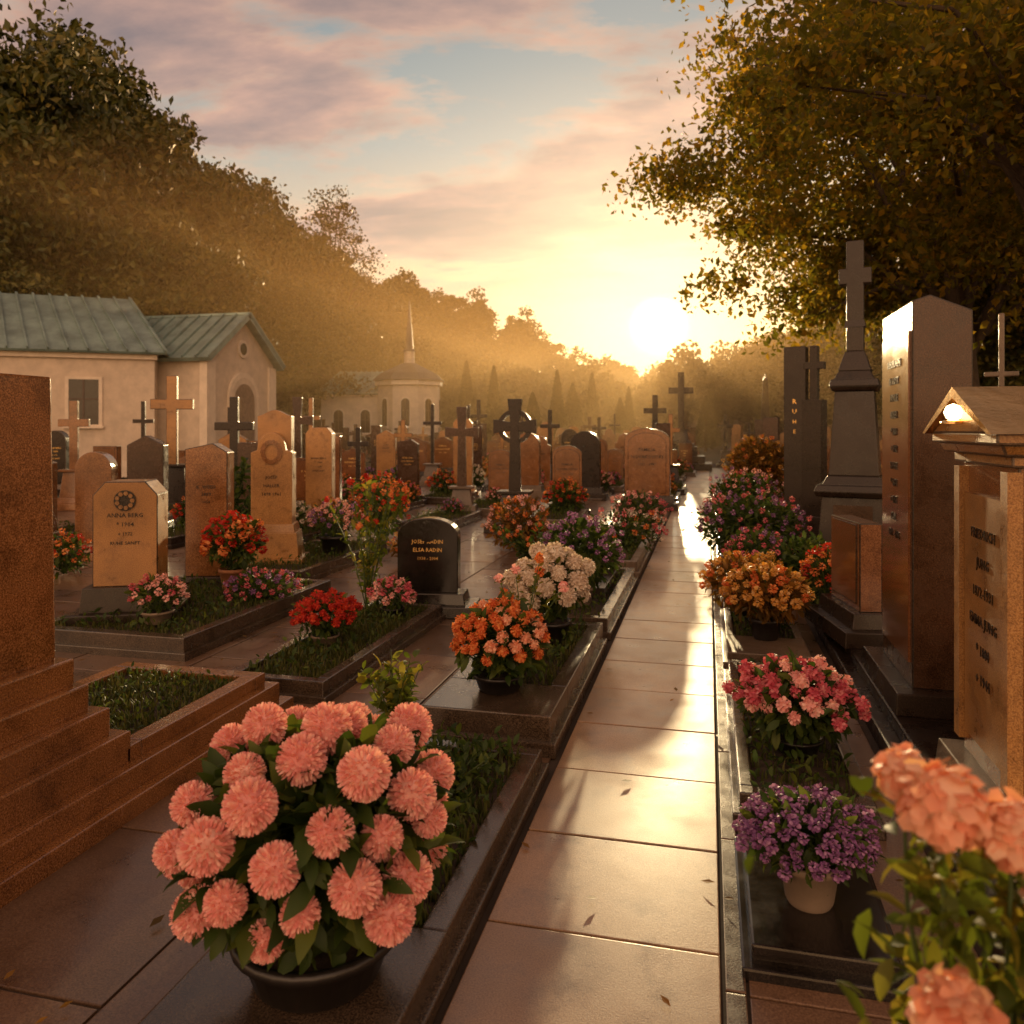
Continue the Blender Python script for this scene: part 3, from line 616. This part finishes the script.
roof_slope(mb,(x0,y1+ov,ze-sl*ov+.1),(x1+ov,y1+ov,ze-sl*ov+.1),(x1+ov,yc,zr+.1),(x0,yc,zr+.1),ROOF,16,.16)
mb.box(x0,x1+ov,yc-.08,yc+.08,zr+.08,zr+.17,ROOF,raw=True)
child(mb,'gable_roof')
ang=math.atan2(2.85,4.4)
mb=MB(); mb.M=Matrix.Translation((-19.6,25.2,0))@Matrix.Rotation(ang,4,'Z'); LW,DW=18,6.4
mb.box(-LW,0,0,DW,0,4.45,PLAST); mb.box(-LW-.05,.05,-.06,.1,0,.6,TRIM); mb.box(-LW-.1,.1,-.14,.2,4.25,4.45,TRIM); mb.box(-LW-.1,.1,-.22,.2,4.448,4.55,TRIM)
for i in range(5): window(mb,-2.3-i*3.3,1.9,.95,1.6,0)
child(mb,'wing_walls',.01)
mb2=MB(); mb2.M=Matrix(mb.M)
roof_slope(mb2,(-LW-.3,-.4,4.5),(.4,-.4,4.5),(-1.2,DW/2,6.9),(-LW,DW/2,6.9),ROOF,30)
roof_slope(mb2,(-LW-.3,DW+.4,4.5),(.4,DW+.4,4.5),(-1.2,DW/2,6.9),(-LW,DW/2,6.9),ROOF,30)
roof_slope(mb2,(.4,-.4,4.5),(.4,DW+.4,4.5),(-1.2,DW/2,6.9),(-1.2,DW/2,6.9),ROOF,8)
child(mb2,'wing_roof')
cx,cy=site(-7.7,60); par=empty('spired_chapel',cx,cy,0)
mb=MB(); mb.M=Matrix.Translation((cx,cy,0))@Matrix.Rotation(YAW+math.radians(22.5),4,'Z')
def octa(r0,r1,z0,z1,mat): mb.lathe([(r0,z0),(r1,z1)],8,mat,smooth=False)
octa(2.5,2.5,0,.8,TRIM); octa(2.4,2.4,.8,5.0,PLAST); octa(2.6,2.6,5.0,5.35,TRIM); octa(2.4,2.6,5.0,5.0,TRIM); octa(2.6,2.75,5.35,5.36,TRIM)
octa(2.8,2.2,5.36,5.9,SLATE); octa(2.2,.55,5.9,6.7,SLATE); octa(.4,.4,6.5,7.6,PLAST); octa(.55,.35,7.6,7.75,SLATE); octa(.35,.02,7.7,11.4,SLATE)
for i in range(8):
    s0=Matrix(mb.M); mb.M=mb.M@Matrix.Rotation(math.radians(22.5+45*i),4,'Z'); window(mb,0,2.0,.6,2.0,-2.4*math.cos(math.radians(22.5)),True); mb.M=s0
child(mb,'octagon_tower')
mb=MB(); mb.M=Matrix.Translation((cx,cy,0))@Matrix.Rotation(YAW,4,'Z')
mb.box(-6.5,-1.5,-.5,4,0,4.2,PLAST); mb.box(-6.6,-1.5,-.6,4.1,4.198,4.4,TRIM)
for i in range(2): window(mb,-5.2+i*2,1.5,.7,1.7,-.5,True)
roof_slope(mb,(-6.8,-.8,4.4),(-1.5,-.8,4.4),(-1.5,1.75,6.2),(-5.5,1.75,6.2),ROOF,10); roof_slope(mb,(-6.8,4.3,4.4),(-1.5,4.3,4.4),(-1.5,1.75,6.2),(-5.5,1.75,6.2),ROOF,10)
roof_slope(mb,(-6.8,-.8,4.4),(-6.8,4.3,4.4),(-5.5,1.75,6.2),(-5.5,1.75,6.2),ROOF,6)
child(mb,'chapel_wing')

# ------------------------------------------------------------ trees
def tree_mesh(name,cz,rx,rz,ncl,nlf,ls,cr,lm,seed,tr=.35,limbs=20,bot=-.75,inner=.4,flat=.55,droop=0,top=None):
    rng=np.random.default_rng(seed); mb=MB()
    d=rng.normal(size=(ncl*3,3)); d/=np.linalg.norm(d,axis=1,keepdims=True); d=d[d[:,2]>bot][:ncl]
    th=np.arctan2(d[:,1],d[:,0]); lump=1+.14*np.sin(3*th+seed)+.10*np.sin(5*th+4*d[:,2]+seed*2)+.10*np.sin(7*d[:,2]+seed)
    u=inner+(1-inner)*rng.random(len(d))**.6
    C=d*(u*lump)[:,None]*np.array([[rx,rx,rz]]); C[:,2]+=cz
    n=len(C)*nlf; idx=np.repeat(np.arange(len(C)),nlf); s=cr*(.6+.8*rng.random(len(C)))
    P=rng.normal(size=(n,3))*.5; ln=np.linalg.norm(P,axis=1,keepdims=True); P=P/np.maximum(ln,.001)*np.minimum(ln,1.25)
    P[:,2]*=flat; P=P*s[idx][:,None]; P[:,2]-=.25*(P[:,0]**2+P[:,1]**2)/cr
    mb.leaves(C[idx]+P,ls,lm,rng,.6,droop)
    h=cz+.35*rz; w=[rng.normal()*.03*h for _ in range(6)]
    mb.tube([(0,0,-.3),(w[0]*.3,w[1]*.3,h*.2),(w[0],w[1],h*.5),(w[2]*.9,w[3]*.9,h*.8),(w[4],w[5],h)],[tr*1.5,tr,tr*.8,tr*.45,tr*.12],10,BARK)
    for k in rng.choice(len(C),min(limbs,len(C)),replace=False):
        t=.35+.5*rng.random(); z=h*t; p=C[k]
        mid=(p[0]*.5,p[1]*.5,z*.4+p[2]*.6+rz*.05)
        mb.tube([(w[0]*t,w[1]*t,z*.8),mid,tuple(p)],[tr*.35,tr*.2,tr*.05],6,BARK)
    return mb.mesh(name)
x,y=site(12.6,22); obj('beech_tree',tree_mesh('beech',9.5,8.0,6.7,290,330,.20,1.3,LFT,3,.38,40,bot=-.8,inner=.35,droop=.5),x,y,0)
x,y=site(9.0,12.5); obj('beech_tree',tree_mesh('beech',8.0,4.3,3.4,130,330,.15,.95,LFT,4,.25,30,bot=-.8,inner=.35,droop=.5),x,y,0)
tA=tree_mesh('treeA',9,5.2,6.2,150,280,.32,1.4,LFD,5,.35,16); tB=tree_mesh('treeB',8.5,5.8,5.6,160,260,.34,1.4,LFD,6,.35,16)
tS=tree_mesh('treeS',14,3.6,7.5,110,80,.26,1.0,LFD,8,.25,50,inner=.2)
wl=empty('broadleaf_woodland',-25,50,0)
def wtree(L_,D_,top,s,i,p=wl,nm='tree'):
    x,y=site(L_,D_); o=obj(nm,(tA,tB)[i%2],x,y,0,i*1.3,(s,s,top/(15.2 if i%2==0 else 14.1))); o.parent=p; o.matrix_parent_inverse=Matrix.Translation(p.location).inverted()
for i,(L_,D_,top,s) in enumerate([(-24.5,42,23.0,1.25),(-31,40,23.5,1.3),(-23.3,53,22,1.2),(-20.6,44,13.8,.95),(-27,37,16,1.0),(-21.8,62,20.5,1.15),(-18.2,58,14.0,1.0),(-20.8,76,20.5,1.15),(-15.5,66,13,.9),(-30,55,25,1.4),(-16.5,84,17.5,1.1),(-14,78,13,.9),(-12.5,92,15,1.0),(-10,100,14.5,1.0),(-36,45,24,1.3),(-24,36,10,.8)]):
    wtree(L_,D_,top,s,i)
x,y=site(-15.9,72); obj('sparse_tree',tS,x,y,0,0,(1.1,1.1,1.08))
wr=empty('woodland_edge',30,50,0)
for i,(L_,D_,top,s) in enumerate([(27,42,14,1.2),(36,48,17,1.4),(31,60,13,1.2),(25,62,10,.9),(20,34,10,.9),(22.5,75,8.5,.8),(29,85,12,1.1),(25,28,10,.9),(17,27,8,.7),(22,50,8.5,.8)]):
    wtree(L_,D_,top,s,i,wr)
def hillz(x,y):
    L_=CA*x+SA*y; D_=CA*y-SA*x
    q=L_/max(D_,1)
    prof_=np.interp(q,[-1.2,-.5,-.2,-.1,0,.08,.14,.22,.3,.5,1.2],[40,38,30,26,19,12,6,5,9,18,30])
    s=min(max((D_-105)/75,0),1); s=s*s*(3-2*s)
    return -.1+prof_*s*(.9+.1*math.sin(x*.05)*math.cos(y*.04))
mb=MB(); xs=np.linspace(-260,220,70); ys=np.linspace(60,420,50); V=[(x,y,hillz(x,y)) for y in ys for x in xs]; n=len(xs)
mb.add(V,np.array([[j*n+i,j*n+i+1,(j+1)*n+i+1,(j+1)*n+i] for j in range(len(ys)-1) for i in range(n-1)]),GROUND,True,True); obj('hill',mb.mesh('hill'))
tF=[tree_mesh('far',5.2,3.6,3.8,40,110,.62,1.3,LFD,12+k,.25,3) for k in range(2)]
fw=empty('distant_forest',0,150,0); r3=random.Random(3)
for i in range(300):
    D_=r3.uniform(100,215); q=r3.uniform(-.75,.75); x,y=site(q*D_,D_); s=r3.uniform(.75,1.35); hs=r3.uniform(.85,1.15)
    z=hillz(x,y)
    if .12<q<.25:                       # valley gap below the low sun
        lim=1.7+D_*.095-z; hs=min(hs,max(lim,2.5)/(9.2*s)) 
    o=obj('tree',tF[i%2],x,y,z,r3.random()*6,(s,s,s*hs)); o.parent=fw; o.matrix_parent_inverse=Matrix.Translation(fw.location).inverted()
def conifer(name,h,r,seed):
    rng=np.random.default_rng(seed); mb=MB(); n=5000; t=rng.random(n)**.8; a=rng.random(n)*6.28; rr_=r*(1-t)**.75*(.55+.5*rng.random(n))*(1+.15*np.sin(5*a+9*t))
    C=np.stack([np.cos(a)*rr_,np.sin(a)*rr_,.3+t*(h-.3)],1); mb.leaves(C,.22,LFD,rng,.4,-.8); mb.tube([(0,0,0),(0,0,h*.9)],[.15,.03],6,BARK); return mb.mesh(name)
c1=conifer('con1',7,1.0,1); c2=conifer('con2',5.5,1.3,2)
for i,(L_,D_,s) in enumerate([(3.5,62,.9),(5,66,1.0),(7,70,.95),(9.2,68,.8),(10.5,72,.8),(1.5,58,.8),(-1.5,66,1.0),(15.5,64,.8),(17.5,70,.9),(19,60,.9),(-4,70,1.1),(12.6,64,.6)]):
    x,y=site(L_,D_); obj('cypress_tree',(c1,c2)[i%2],x,y,0,i,s)

# ------------------------------------------------------------ haze (real air volume)
m=bpy.data.materials.new('warm_haze'); m.use_nodes=True; nt=m.node_tree; nt.nodes.clear()
o=N(nt,'ShaderNodeOutputMaterial'); v=N(nt,'ShaderNodeVolumeScatter'); v.inputs['Color'].default_value=(1,.64,.30,1); v.inputs['Density'].default_value=.0075; v.inputs['Anisotropy'].default_value=.45
nt.links.new(v.outputs[0],o.inputs['Volume'])
mb=MB(); mb.box(-150,120,22,240,-.04,12,m); obj('haze',mb.mesh('haze'))

# ------------------------------------------------------------ sky + sun
w=bpy.data.worlds.new('World'); scene.world=w; w.use_nodes=True; nt=w.node_tree; nt.nodes.clear(); L=nt.links.new
out=N(nt,'ShaderNodeOutputWorld'); bg=N(nt,'ShaderNodeBackground'); bg2=N(nt,'ShaderNodeBackground'); add=N(nt,'ShaderNodeAddShader')
sk=N(nt,'ShaderNodeTexSky'); sk.sky_type='NISHITA'; sk.sun_disc=False; sk.sun_elevation=SUN_EL; sk.sun_rotation=SUN_AZ
L(sk.outputs[0],bg2.inputs['Color']); bg2.inputs['Strength'].default_value=.05
tc=N(nt,'ShaderNodeTexCoord'); nm=N(nt,'ShaderNodeVectorMath',operation='NORMALIZE'); L(tc.outputs['Generated'],nm.inputs[0])
sp=N(nt,'ShaderNodeSeparateXYZ'); L(nm.outputs[0],sp.inputs[0])
def M_(op,a,b=None,clamp=False):
    n=N(nt,'ShaderNodeMath',operation=op,use_clamp=clamp)
    for i,x in enumerate((a,b)):
        if x is None: continue
        if isinstance(x,(int,float)): n.inputs[i].default_value=x
        else: L(x,n.inputs[i])
    return n.outputs[0]
def mixc(f,a,b,bt='MIX'):
    n=N(nt,'ShaderNodeMix',data_type='RGBA',blend_type=bt)
    if isinstance(f,(int,float)): n.inputs[0].default_value=f
    else: L(f,n.inputs[0])
    for i,x in ((6,a),(7,b)):
        if isinstance(x,tuple): n.inputs[i].default_value=(*x,1)
        else: L(x,n.inputs[i])
    return n.outputs[2]
rp=ramp(nt,[(0,(.68,.27,.06)),(.10,(.68,.31,.085)),(.17,(.60,.34,.13)),(.25,(.45,.32,.18)),(.33,(.27,.27,.22)),(.45,(.17,.19,.18)),(1,(.15,.12,.11))])
L(sp.outputs['Z'],rp.inputs['Fac'])
dt=N(nt,'ShaderNodeVectorMath',operation='DOT_PRODUCT'); L(nm.outputs[0],dt.inputs[0]); dt.inputs[1].default_value=SUN
dd=M_('MAXIMUM',dt.outputs['Value'],0.0); back=M_('MAXIMUM',M_('MULTIPLY',dt.outputs['Value'],-1.0),0.0)
zz=M_('ADD',M_('MAXIMUM',sp.outputs['Z'],0.0),.10)
cv=N(nt,'ShaderNodeCombineXYZ'); L(M_('DIVIDE',sp.outputs['X'],zz),cv.inputs[0]); L(M_('MULTIPLY',M_('DIVIDE',sp.outputs['Y'],zz),1.6),cv.inputs[1])
rot=N(nt,'ShaderNodeMapping'); rot.inputs['Rotation'].default_value=(0,0,math.radians(-10)); rot.inputs['Location'].default_value=(7.3,2.2,0); L(cv.outputs[0],rot.inputs[0])
cn=N(nt,'ShaderNodeTexNoise'); cn.inputs['Scale'].default_value=1.0; cn.inputs['Detail'].default_value=9; cn.inputs['Roughness'].default_value=.6; cn.inputs['Distortion'].default_value=.25; L(rot.outputs[0],cn.inputs['Vector'])
cr=ramp(nt,[(.42,(0,0,0)),(.50,(1,1,1))]); L(cn.outputs['Fac'],cr.inputs['Fac'])
fade=N(nt,'ShaderNodeMapRange'); fade.inputs['From Min'].default_value=.12; fade.inputs['From Max'].default_value=.20; L(sp.outputs['Z'],fade.inputs['Value'])
cf=M_('MULTIPLY',M_('MULTIPLY',cr.outputs['Color'],fade.outputs[0]),.95)
cr2=ramp(nt,[(.43,(.62,.33,.16)),(.52,(.40,.20,.12)),(.64,(.19,.095,.07))]); L(cn.outputs['Fac'],cr2.inputs['Fac'])
cn2=N(nt,'ShaderNodeTexNoise'); cn2.inputs['Scale'].default_value=3.6; cn2.inputs['Detail'].default_value=8; L(rot.outputs[0],cn2.inputs['Vector'])
cc=ramp(nt,[(.35,(.7,.7,.75)),(.65,(1.25,1.2,1.15))]); L(cn2.outputs['Fac'],cc.inputs['Fac'])
g1=M_('MULTIPLY',M_('POWER',dd,16.0),.13); g2=M_('MULTIPLY',M_('POWER',dd,220.0),.36); g3=M_('MULTIPLY',M_('POWER',dd,9000.0),40.0); g0=M_('MULTIPLY',M_('POWER',back,.8),1.5)
def glow(g,c): 
    n=N(nt,'ShaderNodeVectorMath',operation='SCALE'); n.inputs[0].default_value=c; L(g,n.inputs['Scale']); return n.outputs[0]
col=mixc(1.0,rp.outputs['Color'],glow(g1,(1,.52,.18)),'ADD')
col=mixc(cf,col,mixc(1.0,cr2.outputs['Color'],cc.outputs['Color'],'MULTIPLY'))
col=mixc(1.0,col,glow(g2,(1,.62,.24)),'ADD'); col=mixc(1.0,col,glow(g3,(1,.85,.55)),'ADD')
col=mixc(1.0,col,glow(g0,(1,.55,.27)),'ADD')  # warm glow added opposite the sun, out of view, as fill light
L(col,bg.inputs['Color']); bg.inputs['Strength'].default_value=1.08
L(bg.outputs[0],add.inputs[0]); L(bg2.outputs[0],add.inputs[1]); L(add.outputs[0],out.inputs['Surface'])
sl_=bpy.data.lights.new('sun','SUN'); sl_.energy=5; sl_.angle=math.radians(.6); sl_.color=(1,.60,.26)
so=bpy.data.objects.new('sun',sl_); so.rotation_euler=SUN.to_track_quat('Z','Y').to_euler(); scene.collection.objects.link(so)

# ------------------------------------------------------------ camera
cam=bpy.data.cameras.new('camera'); cam.lens=28.125; cam.sensor_width=36; cam.shift_y=-.080; cam.clip_end=2000; cam.clip_start=.05
cam.dof.use_dof=True; cam.dof.focus_distance=4.0; cam.dof.aperture_fstop=3.5
co=bpy.data.objects.new('camera',cam); co.location=(0,0,1.7); co.rotation_euler=(math.radians(90),0,YAW); scene.collection.objects.link(co); scene.camera=co
scene.view_settings.view_transform='Standard'; scene.view_settings.look='None'; scene.view_settings.exposure=0
